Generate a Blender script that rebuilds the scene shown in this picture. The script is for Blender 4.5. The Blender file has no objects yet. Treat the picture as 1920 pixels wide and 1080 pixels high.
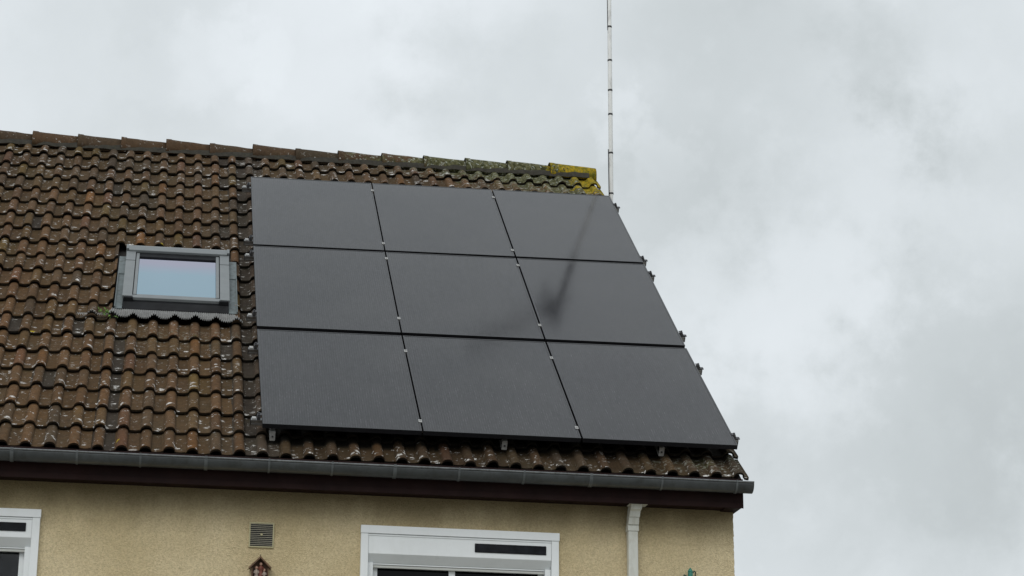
import bpy, bmesh, math, random
from mathutils import Vector, Matrix, noise
random.seed(7)
C = bpy.context.scene.collection
sc = bpy.context.scene

# ---------------------------------------------------------------- frames
TH = 0.659638
CT, ST = math.cos(TH), math.sin(TH)
def RF(s, t, w=0.0):            # roof frame: s along the eaves, t up the slope, w off the roof
    return (s, t*CT - w*ST, t*ST + w*CT)
YW = -0.053                     # front wall plane
XC = 3.392                      # gable corner
XL = -6.0                       # far end of the house
GZ = -5.05                      # ground

# ---------------------------------------------------------------- mesh helpers
class MB:
    def __init__(self): self.v=[]; self.f=[]; self.m=[]; self.sm=[]
    def add(self, vs, fs, mi=0, smooth=False):
        o=len(self.v); self.v += [tuple(p) for p in vs]
        for f in fs: self.f.append(tuple(i+o for i in f)); self.m.append(mi); self.sm.append(smooth)
    def box(self, x0,x1,y0,y1,z0,z1, fr=None, mi=0):
        p=[(x0,y0,z0),(x1,y0,z0),(x1,y1,z0),(x0,y1,z0),(x0,y0,z1),(x1,y0,z1),(x1,y1,z1),(x0,y1,z1)]
        if fr: p=[fr(*q) for q in p]
        self.add(p,[(0,3,2,1),(4,5,6,7),(0,1,5,4),(1,2,6,5),(2,3,7,6),(3,0,4,7)],mi)
    def hexa(self, b, t, mi=0):   # b, t: four points each, bottom and top, counter-clockwise from above
        self.add(list(b)+list(t),[(0,3,2,1),(4,5,6,7),(0,1,5,4),(1,2,6,5),(2,3,7,6),(3,0,4,7)],mi)
    def prism(self, prof, a, b, fr, mi=0, smooth=False, caps=True, closed=True):
        n=len(prof); vs=[fr(a,*p) for p in prof]+[fr(b,*p) for p in prof]
        k=n if closed else n-1
        self.add(vs,[(i,(i+1)%n,n+(i+1)%n,n+i) for i in range(k)],mi,smooth)
        if caps and closed:
            self.add(vs,[tuple(range(n-1,-1,-1)),tuple(range(n,2*n))],mi)
    def tube(self, pts, r, n=10, mi=0, caps=True):
        rings=[]
        for i,p in enumerate(pts):
            p=Vector(p); a=Vector(pts[max(i-1,0)]); b=Vector(pts[min(i+1,len(pts)-1)])
            d=(b-a).normalized(); u=d.orthogonal().normalized() if i==0 else (pu-d*pu.dot(d)).normalized()
            pu=u; w=d.cross(u); rr=r[i] if isinstance(r,(list,tuple)) else r
            rings.append([tuple(p+(u*math.cos(2*math.pi*k/n)+w*math.sin(2*math.pi*k/n))*rr) for k in range(n)])
        vs=[q for g in rings for q in g]; fs=[]
        for i in range(len(rings)-1):
            for k in range(n): fs.append((i*n+k,i*n+(k+1)%n,(i+1)*n+(k+1)%n,(i+1)*n+k))
        self.add(vs,fs,mi,True)
        if caps: self.add(vs,[tuple(range(n-1,-1,-1)),tuple(range(len(vs)-n,len(vs)))],mi)
    def build(self, name, mats, parent=None, bevel=0, loc=None, fix=True):
        me=bpy.data.meshes.new(name); me.from_pydata(self.v,[],self.f)
        if not isinstance(mats,(list,tuple)): mats=[mats]
        for m in mats: me.materials.append(m)
        me.polygons.foreach_set('material_index',self.m); me.polygons.foreach_set('use_smooth',self.sm)
        me.update()
        if fix:
            b=bmesh.new(); b.from_mesh(me); bmesh.ops.recalc_face_normals(b,faces=b.faces); b.to_mesh(me); b.free()
        o=bpy.data.objects.new(name,me); C.objects.link(o)
        if parent: o.parent=parent
        if bevel:
            md=o.modifiers.new('bevel','BEVEL'); md.width=bevel; md.segments=2; md.limit_method='ANGLE'; md.angle_limit=math.radians(40)
        return o
def empty(name, loc=(0,0,0)):
    o=bpy.data.objects.new(name,None); C.objects.link(o); o.location=loc; o.empty_display_size=.2; return o
def tag(o,label=None,cat=None,group=None,kind=None):
    for k,v in (('label',label),('category',cat),('group',group),('kind',kind)):
        if v: o[k]=v
    return o

# ---------------------------------------------------------------- material helpers
def nmat(name):
    m=bpy.data.materials.new(name); m.use_nodes=True; nt=m.node_tree; nt.nodes.clear()
    out=nt.nodes.new('ShaderNodeOutputMaterial'); b=nt.nodes.new('ShaderNodeBsdfPrincipled')
    nt.links.new(b.outputs[0],out.inputs[0]); return m,nt,b
class G:
    def __init__(s,nt): s.nt=nt
    def n(s,t,**k):
        x=s.nt.nodes.new(t)
        for a,b in k.items(): setattr(x,a,b)
        return x
    def l(s,a,b): s.nt.links.new(a,b)
    def put(s,sock,v):
        if isinstance(v,bpy.types.NodeSocket): s.l(v,sock)
        else: sock.default_value = v
    def noise(s,vec,scale,detail=3,rough=.55,dist=0,out=0):
        x=s.n('ShaderNodeTexNoise'); s.put(x.inputs['Vector'],vec); x.inputs['Scale'].default_value=scale
        x.inputs['Detail'].default_value=detail; x.inputs['Roughness'].default_value=rough; x.inputs['Distortion'].default_value=dist
        return x.outputs[out]
    def vor(s,vec,scale,rand=1,feat='F1'):
        x=s.n('ShaderNodeTexVoronoi',feature=feat); s.put(x.inputs['Vector'],vec); x.inputs['Scale'].default_value=scale
        x.inputs['Randomness'].default_value=rand; return x
    def mr(s,v,a,b,c=0,d=1,smooth=False):
        x=s.n('ShaderNodeMapRange'); x.clamp=True
        if smooth: x.interpolation_type='SMOOTHSTEP'
        s.put(x.inputs[0],v)
        for i,q in enumerate((a,b,c,d)): s.put(x.inputs[i+1],q)
        return x.outputs[0]
    def m(s,op,a,b=0,c=0,clamp=False):
        x=s.n('ShaderNodeMath',operation=op,use_clamp=clamp); s.put(x.inputs[0],a); s.put(x.inputs[1],b); s.put(x.inputs[2],c); return x.outputs[0]
    def vm(s,op,a,b=None,out=0):
        x=s.n('ShaderNodeVectorMath',operation=op); s.put(x.inputs[0],a)
        if b is not None: s.put(x.inputs[1],b)
        return x.outputs[out]
    def mix(s,f,a,b,mode='MIX'):
        x=s.n('ShaderNodeMix',data_type='RGBA',blend_type=mode); s.put(x.inputs[0],f)
        s.put(x.inputs[6],a if isinstance(a,bpy.types.NodeSocket) else (*a,1)); s.put(x.inputs[7],b if isinstance(b,bpy.types.NodeSocket) else (*b,1)); return x.outputs[2]
    def bump(s,h,strength,dist,normal=None):
        x=s.n('ShaderNodeBump'); x.inputs['Strength'].default_value=strength; x.inputs['Distance'].default_value=dist; s.l(h,x.inputs['Height'])
        if normal is not None: s.l(normal,x.inputs['Normal'])
        return x.outputs[0]
    def obj(s): return s.n('ShaderNodeTexCoord').outputs['Object']
    def attr(s,name,out='Vector'): return s.n('ShaderNodeAttribute',attribute_name=name).outputs[out]
    def mapv(s,vec,scale=(1,1,1),rot=(0,0,0)):
        x=s.n('ShaderNodeMapping'); s.put(x.inputs[0],vec); x.inputs['Scale'].default_value=scale; x.inputs['Rotation'].default_value=rot; return x.outputs[0]

def simple(name,col,rough=.5,metal=0,var=.15,scale=8,bump=0,bscale=60,dirt_or_shade=None,spec=.5):
    m,nt,b=nmat(name); g=G(nt); co=g.obj()
    f=g.mr(g.noise(co,scale,5,.6),.3,.7)
    c=g.mix(f,tuple(x*(1-var) for x in col),tuple(min(1,x*(1+var)) for x in col))
    if dirt_or_shade:
        d=g.mr(g.noise(g.mapv(co,(1,1,.35)),scale*2.3,6,.7),.5,.72,0,.8)
        c=g.mix(d,c,dirt_or_shade)
    g.l(c,b.inputs['Base Color']); b.inputs['Metallic'].default_value=metal
    b.inputs['Specular IOR Level'].default_value=spec
    g.l(g.mr(g.noise(co,scale*1.7,4),.3,.7,max(0,rough-.08),min(1,rough+.08)),b.inputs['Roughness'])
    if bump: g.l(g.bump(g.noise(co,bscale,4),.6,bump),b.inputs['Normal'])
    return m

# ---------------------------------------------------------------- materials
def tile_material():
    m,nt,b=nmat('clay_tile'); g=G(nt)
    st=g.attr('st'); tc=g.attr('tint','Color'); dirt_or_shade=g.attr('dirt_or_shade','Fac'); mossA=g.attr('moss','Fac')
    col=g.mix(g.mr(g.noise(st,26,6,.65),.25,.75,0,1),(0.62,.62,.62),(1.36,1.34,1.30))
    c=g.mix(1,g.mix(1,tc,(1.02,.94,.86),'MULTIPLY'),col,'MULTIPLY')
    # fine grit
    c=g.mix(g.mr(g.noise(st,170,3,.6),.4,.66,0,.45),c,(.028,.022,.015))
    # grey-brown grime in large soft patches
    big=g.noise(st,1.6,5,.6)
    c=g.mix(g.mr(big,.42,.68,0,.35),c,(.075,.060,.040))
    # thin green film near edges of tiles
    gm=g.m('MULTIPLY',g.mr(g.noise(st,7,6,.7),.5,.66),g.mr(dirt_or_shade,.05,.6,.25,.9),clamp=True)
    c=g.mix(g.m('MULTIPLY',gm,.45),c,(.040,.042,.016))
    # pale grey lichen crust (broad, thin)
    cr=g.m('MULTIPLY',g.mr(g.noise(st,38,5,.7,.3),.58,.66),g.mr(g.noise(st,3.1,3),.45,.7))
    c=g.mix(g.m('MULTIPLY',cr,.55),c,(.30,.28,.25))
    # small white flecks: cells whose centre lies near
    wst=g.vm('ADD',g.mapv(st,(.78,1.1,1.1)),g.vm('MULTIPLY',g.noise(st,34,4,.7,out=1),(.055,.055,.055)))
    v=g.vor(wst,23); rnd=g.n('ShaderNodeSeparateColor'); g.l(v.outputs['Color'],rnd.inputs[0])
    rad=g.mr(rnd.outputs[0],.50,1,.03,.50)
    fl=g.attr('fleck','Fac')
    wd=g.mr(g.m('SUBTRACT',g.m('MULTIPLY',rad,g.m('ADD',.25,fl)),v.outputs['Distance']),0.0,.05)
    clus=g.mr(g.noise(st,6.5,4,.6),.42,.56)
    w1=g.m('MULTIPLY',wd,clus)
    v2=g.vor(wst,44); r2=g.n('ShaderNodeSeparateColor'); g.l(v2.outputs['Color'],r2.inputs[0])
    w2=g.m('MULTIPLY',g.mr(g.m('SUBTRACT',g.mr(r2.outputs[1],.55,1,0,.40),v2.outputs['Distance']),0,.06),g.mr(g.noise(st,9,3),.42,.6))
    wm=g.m('MAXIMUM',w1,w2)
    wm=g.m('MULTIPLY',wm,g.mr(g.noise(st,70,4,.7),.40,.52))
    wm=g.m('MULTIPLY',wm,g.mr(dirt_or_shade,.55,.85,1,0))
    c=g.mix(g.m('MULTIPLY',wm,.95),c,g.mix(rnd.outputs[2],(.55,.53,.50),(.86,.85,.82)))
    # heavy lichen and moss zone
    mz=g.m('ADD',mossA,g.m('MULTIPLY',g.m('SUBTRACT',g.noise(st,9,5,.7),.5),1.3))
    green=g.mr(mz,.30,.5)
    gc=g.mix(g.mr(g.noise(st,34,4),.4,.6),(.035,.042,.014),(.14,.14,.07))
    c=g.mix(g.m('MULTIPLY',green,.85),c,gc)
    gw=g.m('MULTIPLY',g.mr(g.noise(st,30,5,.65,.5),.56,.62),g.mr(mossA,.12,.35))
    c=g.mix(g.m('MULTIPLY',gw,.85),c,(.40,.42,.36))
    yl=g.attr('yellow','Fac')
    yz=g.m('ADD',yl,g.m('MULTIPLY',g.m('SUBTRACT',g.noise(st,17,6,.7),.5),2.0))
    yc=g.mix(g.mr(g.noise(st,24,5,.7),.38,.62),(.13,.125,.012),(.46,.31,.010))
    c=g.mix(g.m('MULTIPLY',g.mr(yz,.48,.62),.88),c,yc)
    # rare yellow dots everywhere
    v3=g.vor(wst,5.3); r3=g.n('ShaderNodeSeparateColor'); g.l(v3.outputs['Color'],r3.inputs[0])
    yd=g.mr(g.m('SUBTRACT',g.mr(r3.outputs[0],.93,1,0,.13),v3.outputs['Distance']),0,.03)
    c=g.mix(yd,c,(.40,.30,.015))
    c=g.mix(g.mr(dirt_or_shade,.3,1,0,.96),c,(.012,.011,.009))  # grime plus painted shade: under panels, at tile steps, on undersides
    g.l(c,b.inputs['Base Color']); b.inputs['Roughness'].default_value=.9; b.inputs['Specular IOR Level'].default_value=.15
    h=g.m('ADD',g.noise(st,120,5,.7),g.m('MULTIPLY',wm,.5))
    h=g.m('ADD',h,g.m('MULTIPLY',g.noise(st,26,3),1.4))
    g.l(g.bump(h,.55,.004),b.inputs['Normal'])
    return m

def wall_material():
    m,nt,b=nmat('roughcast_render'); g=G(nt); co=g.obj()
    n1=g.noise(co,1.3,5,.6); n2=g.noise(co,85,5,.7); v=g.vor(co,120)
    c=g.mix(g.mr(n1,.35,.65),(.65,.53,.31),(.78,.655,.42))
    c=g.mix(g.mr(n2,.36,.60,.52,0),c,(.36,.29,.17))
    c=g.mix(g.mr(g.noise(co,150,3,.6),.6,.72,0,.45),c,(.86,.75,.52))
    c=g.mix(g.mr(g.noise(g.mapv(co,(1,1,.6)),23,5,.75),.66,.74,0,.5),c,(.12,.095,.045))
    # eaves shade painted into the wall colour, fading downwards
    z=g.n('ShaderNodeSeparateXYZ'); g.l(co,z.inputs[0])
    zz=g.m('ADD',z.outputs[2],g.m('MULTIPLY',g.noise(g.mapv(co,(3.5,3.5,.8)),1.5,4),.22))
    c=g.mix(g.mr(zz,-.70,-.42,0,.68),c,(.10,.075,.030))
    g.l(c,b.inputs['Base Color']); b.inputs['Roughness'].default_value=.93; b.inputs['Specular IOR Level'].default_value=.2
    h=g.m('ADD',n2,g.m('MULTIPLY',v.outputs['Distance'],.8))
    g.l(g.bump(h,.9,.007),b.inputs['Normal'])
    return m

def panel_material():
    m,nt,b=nmat('black_solar_glass'); g=G(nt); uv=g.attr('st')
    # fine cell fingers run up the slope, broken up like real wafers
    fine=g.noise(g.mapv(uv,(60,5,1)),1.0,3,.6)
    fine2=g.noise(g.mapv(uv,(230,26,1)),1.0,2,.5)
    sx=g.n('ShaderNodeSeparateXYZ'); g.l(uv,sx.inputs[0])
    lines=g.m('MULTIPLY_ADD',g.m('SINE',g.m('MULTIPLY',sx.outputs[0],2*math.pi/.0181)),.5,.5)
    dash=g.mr(g.noise(g.mapv(uv,(70,22,1)),1.0,2,.5),.3,.7,.25,1)
    f=g.m('ADD',g.m('ADD',g.m('MULTIPLY',fine,.30),g.m('MULTIPLY',fine2,.42)),g.m('MULTIPLY',g.m('MULTIPLY',lines,dash),.30))
    c=g.mix(g.mr(f,.32,.80),(.006,.0062,.008),(.060,.060,.068))
    # faint dust film
    dust=g.mr(g.noise(uv,1.1,5,.6),.35,.75,0,.16)
    c=g.mix(dust,c,(.11,.105,.10))
    g.l(c,b.inputs['Base Color'])
    g.l(g.mr(g.noise(uv,2.2,4),.3,.7,.085,.115),b.inputs['Roughness'])
    b.inputs['IOR'].default_value=1.50
    g.l(g.bump(g.noise(g.mapv(uv,(60,20,1)),1,3),.06,.0015),b.inputs['Normal'])
    return m

def glass_material(name,col,rough=.03,metal=1.0):
    m,nt,b=nmat(name); g=G(nt); co=g.obj()
    st=g.attr('st'); s=g.n('ShaderNodeSeparateXYZ'); g.l(st,s.inputs[0])
    c=g.mix(g.mr(g.m('ADD',s.outputs[1],g.m('MULTIPLY',g.noise(st,3,3),.12)),3.08,3.34),col,(.52,.50,.62))  # sky reflection painted into the tint, pinkish towards the top
    c=g.mix(g.mr(g.noise(st,2.2,4),.3,.7,0,.25),c,(.44,.56,.64))
    g.l(c,b.inputs['Base Color'])
    b.inputs['Metallic'].default_value=metal; b.inputs['Roughness'].default_value=rough
    return m

M={}
M['tile']=tile_material(); M['wall']=wall_material(); M['panel']=panel_material()
M['skyglass']=glass_material('coated_skylight_glass',(.40,.56,.66),.05)
M['pframe']=simple('black_anodised_frame',(.010,.010,.012),.5,0,.2,spec=.25)
M['prim']=simple('satin_frame_rim',(.030,.030,.033),.22,0,.15,3)
M['alu']=simple('mill_aluminium',(.40,.40,.40),.38,1,.15,30)
M['alubright']=simple('galvanised_bracket',(.46,.46,.45),.5,.35,.15,40)
M['clampdark']=simple('dark_clamp_metal',(.10,.10,.105),.45,.6,.2,40)
M['black']=simple('black_rubber',(.008,.008,.008),.7)
M['skyframe']=simple('grey_skylight_cladding',(.205,.222,.228),.42,.1,.06,5)
M['skydark']=simple('dark_skylight_frame',(.012,.013,.015),.6,0,.3,9,spec=.2)
M['lead']=simple('pleated_lead_flashing',(.31,.31,.305),.55,.1,.2,18,dirt_or_shade=(.2,.2,.19))
M['flash']=simple('side_flashing',(.15,.18,.185),.5,.15,.2,10,dirt_or_shade=(.05,.055,.05))
M['gutter']=simple('dark_grey_gutter',(.052,.058,.060),.42,.1,.28,7,dirt_or_shade=(.028,.03,.028))
M['gutterb']=simple('gutter_bracket_metal',(.095,.105,.108),.45,.1,.2,20)
M['gutterlip']=simple('gutter_lip',(.16,.17,.175),.45,.2,.25,20,dirt_or_shade=(.06,.06,.055))  # light catching the lip put into a paler colour than the gutter
M['fascia']=simple('maroon_fascia_paint',(.016,.0065,.0058),.6,0,.3,6,.0005,90,spec=.12)
M['pvc']=simple('white_pvc',(.80,.83,.84),.35,0,.03,5,dirt_or_shade=(.76,.79,.79))
M['pvcgrey']=simple('shaded_pvc',(.52,.53,.50),.45,0,.06,5)
M['cream']=simple('cream_downpipe',(.62,.63,.58),.4,0,.05,5,dirt_or_shade=(.45,.44,.37))
M['strip']=simple('small_solar_strip',(.010,.011,.014),.4,0,.6,14,spec=.12)
M['wglass2']=simple('reflective_window_glass',(.006,.007,.009),.02,0,.3,3,spec=.9)
M['wglass']=simple('window_glass',(.004,.005,.006),.03,0,.3,3,spec=.12)
M['room']=simple('dark_room',(.02,.02,.022),.9)
M['ventframe']=simple('aged_vent_plastic',(.46,.42,.25),.6,0,.1,30)
M['ventslat']=simple('vent_slat',(.5,.47,.36),.6,0,.2,30)
M['wood']=simple('stained_shrine_wood',(.085,.040,.018),.65,0,.4,30,.0008,120)
M['woodroof']=simple('weathered_shrine_roof',(.15,.085,.045),.7,0,.4,40,.0008,120)
M['white']=simple('painted_figurine',(.36,.29,.24),.6,0,.2,60)
M['red']=simple('red_figurine_paint',(.17,.05,.03),.6,0,.3,60)
M['skin']=simple('pale_figurine_paint',(.50,.30,.22),.6,0,.2,60)
M['teal']=simple('verdigris_metal',(.04,.22,.17),.5,.3,.45,40,.001,80)
M['tealdark']=simple('dark_verdigris',(.03,.07,.055),.6,.3,.4,40)
M['mast']=simple('weathered_white_mast',(.86,.87,.86),.5,0,.05,6,dirt_or_shade=(.40,.39,.38))
M['mastdark']=simple('dark_mast_joint',(.015,.015,.016),.5)
M['leaf']=simple('weed_leaf',(.10,.20,.02),.55,0,.35,40)
M['mortar']=simple('ridge_mortar',(.030,.026,.019),.9,0,.4,30,.004,60,dirt_or_shade=(.03,.035,.015))  # colour darkened to carry the shadow under the ridge tiles
M['under']=simple('dark_roof_underlay',(.02,.018,.016),.9)
M['bounce_ground']=simple('pale_bounce_ground',(.27,.26,.23),.95,0,.3,2,.02,30)

# ================================================================= HOUSE
house=empty('house',(0,0,0))
tag(house,'cream roughcast house with a mossy brown tiled roof and maroon fascia','house')

# ---- roof tiles: every clay tile its own curved shell, overlapping the row beneath
PIT=.1629; ROW=.3415; T0=-.1990; WP=-.185
SK=(-1.09,-.215,2.24,3.62)     # skylight opening (s0,s1,t0,t1)
prof=[(-.050,0.0),(-.0445,.001),(-.0405,.0065),(-.037,.0165),(-.030,.0268),(-.0205,.0335),(-.0105,.0370),(0,.0380),(.0105,.0370),(.0205,.0335),(.030,.0262),(.0365,.0150),(.0395,.0045),(.0415,-.0022),(.052,-.0040),(.068,-.0046),(.085,-.0042),(.101,-.0026),(.1125,-.0002),(.1185,.0005)]
vs_=[0,.004,.02,.06,.12,.19,.27,.345,.372]
TFL={};TV=[];TF=[];TS=[];TT=[];TD=[];TM=[];TY=[];TSM=[]
PAL=[(.150,.102,.064),(.140,.098,.062),(.152,.106,.068),(.130,.096,.066),(.140,.106,.062),(.148,.100,.066),(.124,.096,.070),(.146,.108,.062)]
def gauss(s,t,a,b,sa,sb): return math.exp(-((s-a)/sa)**2-((t-b)/sb)**2)
def moss_at(s,t):
    v=.72*gauss(s,t,3.5,6.65,1.4,.85)+.25*gauss(s,t,2.2,6.7,1.0,.3)+.30*gauss(s,t,3.4,.0,.9,.3)+.22*gauss(s,t,-.6,1.9,.9,.28)
    if t>6.3: v+=.10
    return min(v,.9)
def yellow_at(s,t):
    return min(1,.85*gauss(s,t,3.47,6.35,.30,.42)+.6*gauss(s,t,3.3,6.75,.36,.16)+.30*gauss(s,t,2.6,6.22,.9,.08)+.26*gauss(s,t,-1.9,5.35,.25,.06))
def add_tile(c,k,front,cut=None):
    global TV
    lift=.031+random.uniform(-.003,.005); rot=random.uniform(-.010,.010); dw=random.uniform(-.0015,.003); dt=random.uniform(-.006,.006)
    col=random.choice(PAL); q=random.random()
    if q<.045: col=(.205,.120,.055)
    elif q<.10: col=(.160,.098,.070)
    elif q<.17: col=(.095,.080,.066)
    elif q<.20: col=(.150,.118,.050)
    warm=max(0,min(1,(1.2-c)/3.0))*max(0,min(1,(6.0-front)/4))
    br=random.uniform(.54,.80)*(.95+.12*warm)
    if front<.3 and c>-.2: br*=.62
    if -.02<c<3.45 and .12<front<5.2: br*=.4  # shade beneath the panels put into the tile tint
    pc=random.uniform(.9,1.08); pan=[.150*pc*(.9+.2*warm),.095*pc*(.95+.1*warm),.045*pc]
    pan=[(pan[x]*.68+col[x]*.27)*(br/1.0) for x in range(3)]
    col=[col[0]*br*(1+.08*warm),col[1]*br,col[2]*br*(1-.16*warm)]
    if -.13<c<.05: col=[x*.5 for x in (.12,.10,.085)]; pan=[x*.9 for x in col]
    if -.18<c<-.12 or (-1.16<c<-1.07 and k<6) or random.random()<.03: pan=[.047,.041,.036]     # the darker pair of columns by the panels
    hk=random.uniform(.94,1.05)
    base=len(TV); nu=len(prof); nv=len(vs_)
    hump_t=[col[0]*1.26,col[1]*1.14,col[2]*1.04]
    for j,v in enumerate(vs_):
        for i,(u,h) in enumerate(prof):
            hh=h*hk*(1-.10*(v/.34)) if h>0.002 else h
            uu=u*(1-.04*(v/.34)) if abs(u)<.043 else u
            if cut: uu=min(max(uu,cut[0]-c),cut[1]-c)
            w=WP+hh+lift*(1-v/.372)+dw
            if j==0: w-=.0022
            s=c+uu+rot*v; t=front+v+dt+.0018*math.sin(u*60)
            w+=.0016*noise.noise(Vector((s*14,t*14,k)))
            TV.append(RF(s,t,w)); TS.append((s,t,w))
            mixv=min(1,max(0,hh/.03))
            TT.append([pan[x]*(1-mixv)+hump_t[x]*mixv for x in range(3)])
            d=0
            if v>.29: d=.5*(v-.26)/.08  # shade of the overlapping course painted on the tile rear
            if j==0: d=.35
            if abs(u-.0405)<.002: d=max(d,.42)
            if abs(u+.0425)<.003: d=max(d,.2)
            if 0.04<s<3.42 and .07<t<5.45: d=max(d,.93)  # panel shade painted onto the tiles below
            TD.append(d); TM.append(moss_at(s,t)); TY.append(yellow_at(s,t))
            TFL[len(TV)-1]=min(1,.42+.5*math.exp(-((v-.05)/.07)**2)+.22*math.exp(-((u-.046)/.02)**2)+.06*math.exp(-((u+.038)/.012)**2)+.22*noise.noise(Vector((s*6,t*6,9)))+(.3 if t>5.6 else 0))
    for j in range(nv-1):
        for i in range(nu-1):
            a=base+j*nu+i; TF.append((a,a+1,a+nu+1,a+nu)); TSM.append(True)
    # front thickness and undercut, its own vertices so the lip stays crisp
    b2=len(TV)
    for (dv,dw2,dd) in ((0,0,.72),(.002,-.018,.93),(.05,-.022,1.0)):  # step shade painted near-black on the front faces
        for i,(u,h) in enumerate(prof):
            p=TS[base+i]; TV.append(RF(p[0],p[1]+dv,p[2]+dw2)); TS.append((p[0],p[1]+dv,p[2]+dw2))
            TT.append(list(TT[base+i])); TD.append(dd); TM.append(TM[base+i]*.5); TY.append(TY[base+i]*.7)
    for r in range(2):
        for i in range(nu-1):
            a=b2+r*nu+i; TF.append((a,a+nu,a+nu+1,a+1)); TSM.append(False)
    # side lip on the right edge (visible at the verge)
    b3=len(TV)
    for j in range(nv):
        for dw2 in (0,-.016):
            p=TS[base+j*nu+nu-1]; TV.append(RF(p[0],p[1],p[2]+dw2)); TS.append(p); TT.append(list(TT[base+j*nu+nu-1])); TD.append(.5); TM.append(TM[base+nu-1]); TY.append(TY[base+nu-1])
    for j in range(nv-1):
        a=b3+j*2; TF.append((a,a+1,a+3,a+2)); TSM.append(False)
NR=20
for k in range(NR):
    shift=random.uniform(-.0035,.0035)
    for i in range(-26,33):
        c=-1.777+PIT*i+shift+random.uniform(-.0022,.0022)
        front=T0+ROW*k-.0125*(c-.8)*max(0,1-k/9.)
        cut=None
        if front+.30>SK[2] and front<SK[3]-.02:
            if front<SK[2]-.05: pass              # row under the apron stays whole
            elif SK[0]-.02<c<SK[1]-.02: continue
            elif c<SK[0] and c+.12>SK[0]: cut=(c-.1,SK[0]-.045)
            elif SK[1]-.02<=c<SK[1]+.08: cut=(SK[1]+.03,c+.2)
        if i==32: cut=(c-.05,c+.072)
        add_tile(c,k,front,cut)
me=bpy.data.meshes.new('roof'); me.from_pydata(TV,[],TF); me.polygons.foreach_set('use_smooth',TSM)
me.materials.append(M['tile'])
def set_attrs(me,st,tint,dirt_or_shade,moss,yel):
    a=me.attributes.new('st','FLOAT_VECTOR','POINT'); a.data.foreach_set('vector',[x for p in st for x in p])
    a=me.attributes.new('tint','FLOAT_COLOR','POINT'); a.data.foreach_set('color',[x for p in tint for x in (p[0],p[1],p[2],1)])
    for n_,d in (('dirt_or_shade',dirt_or_shade),('moss',moss),('yellow',yel)):
        a=me.attributes.new(n_,'FLOAT','POINT'); a.data.foreach_set('value',d)
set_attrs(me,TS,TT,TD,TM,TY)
a=me.attributes.new('fleck','FLOAT','POINT'); a.data.foreach_set('value',[TFL.get(i,.3) for i in range(len(TV))]); me.update()
roof=bpy.data.objects.new('roof',me); C.objects.link(roof); roof.parent=house
# underlay board beneath the tiles and the plain rear slope
ub=MB()
def slab(s0,s1,t0,t1,w0,w1):
    ub.hexa([RF(s0,t0,w0),RF(s1,t0,w0),RF(s1,t1,w0),RF(s0,t1,w0)],[RF(s0,t0,w1),RF(s1,t0,w1),RF(s1,t1,w1),RF(s0,t1,w1)])
slab(XL,SK[0],-.20,6.6,-.24,-.222); slab(SK[1],3.488,-.20,6.6,-.24,-.222)
slab(SK[0],SK[1],-.20,SK[2],-.24,-.222); slab(SK[0],SK[1],SK[3],6.6,-.24,-.222)
ub.build('roof_boarding',M['under'],roof)
YR=5.372; ZR=3.945
rb=MB()
rb.add([(XL,YR,ZR),(3.49,YR,ZR),(3.49,2*YR+.25,-.35),(XL,2*YR+.25,-.35),(XL,YR,ZR-.06),(3.49,YR,ZR-.06),(3.49,2*YR+.25,-.41),(XL,2*YR+.25,-.41)],
       [(0,1,2,3),(7,6,5,4),(0,4,5,1),(1,5,6,2),(2,6,7,3),(3,7,4,0)])
o=rb.build('rear_roof_slope',M['tile'],roof)
nvv=len(o.data.vertices); set_attrs(o.data,[tuple(v.co) for v in o.data.vertices],[(.12,.085,.05)]*nvv,[0.]*nvv,[0.]*nvv,[0.]*nvv)

# ---- ridge: half-round tiles, big end to the left riding over the neighbour
RV=[];RFc=[];RS=[];RT=[];RD=[];RM=[];RY=[];RSM=[]
def ridge_tile(x0,L):
    col=random.choice([(.145,.095,.06),(.12,.085,.058),(.16,.10,.06),(.11,.085,.06)]); br=random.uniform(.48,.72); col=[a*br for a in col]
    na=13; xs=[0,.005,.05,.058,.15,.26,.36,L]; jz=random.uniform(-.007,.007); jr=random.uniform(-.005,.005)
    base=len(RV)
    for shell in (0,1):
        for j,x in enumerate(xs):
            f=x/L; r=.122-.018*f+jr+(.004 if x<.052 else 0)-shell*.016
            for i in range(na):
                a=math.pi*(1.20*i/(na-1)-.10)
                y=YR-math.cos(a)*r*1.02; z=ZR+math.sin(a)*r*.93+jz-.012*f-(.030 if i in (0,na-1) else 0)
                p=Vector((x0+x,y,z)); dn=noise.noise(p*11)*.005+noise.noise(p*45)*.0035
                p.z+=dn; RV.append(tuple(p)); s=p.x; t=p.y*CT+p.z*ST
                RS.append((s,t,p.y*.7)); RT.append(col)
                RD.append(.85 if shell or x==0 else (.35 if i<1 else 0.)); RM.append(moss_at(s,6.5)+(.1 if s>1 else 0)); RY.append(yellow_at(s,6.72)+(.16*gauss(s,0,3.38,0,.15,1))+(.25*gauss(s,0,3.02,0,.08,1)))
    n=len(xs)
    for sh in (0,1):
        for j in range(n-1):
            for i in range(na-1):
                a=base+sh*n*na+j*na+i; RFc.append((a,a+na,a+na+1,a+1) if not sh else (a,a+1,a+na+1,a+na)); RSM.append(True)
    for i in range(na-1):
        a=base+i; b=base+n*na+i; RFc.append((a,a+1,b+1,b)); RSM.append(False)
        a=base+(n-1)*na+i; b=base+n*na+(n-1)*na+i; RFc.append((a,b,b+1,a+1)); RSM.append(False)
    for sh_i in (0,na-1):
        for j in range(n-1):
            a=base+j*na+sh_i; b=a+n*na; RFc.append((a,b,b+na,a+na)); RSM.append(False)
x=-2.073-.4247*9
while x<3.3:
    L=.455 if x<2.9 else .475
    ridge_tile(x+random.uniform(-.006,.006),L); x+=.4247
me=bpy.data.meshes.new('ridge_tiles'); me.from_pydata(RV,[],RFc); me.polygons.foreach_set('use_smooth',RSM); me.materials.append(M['tile'])
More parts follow.
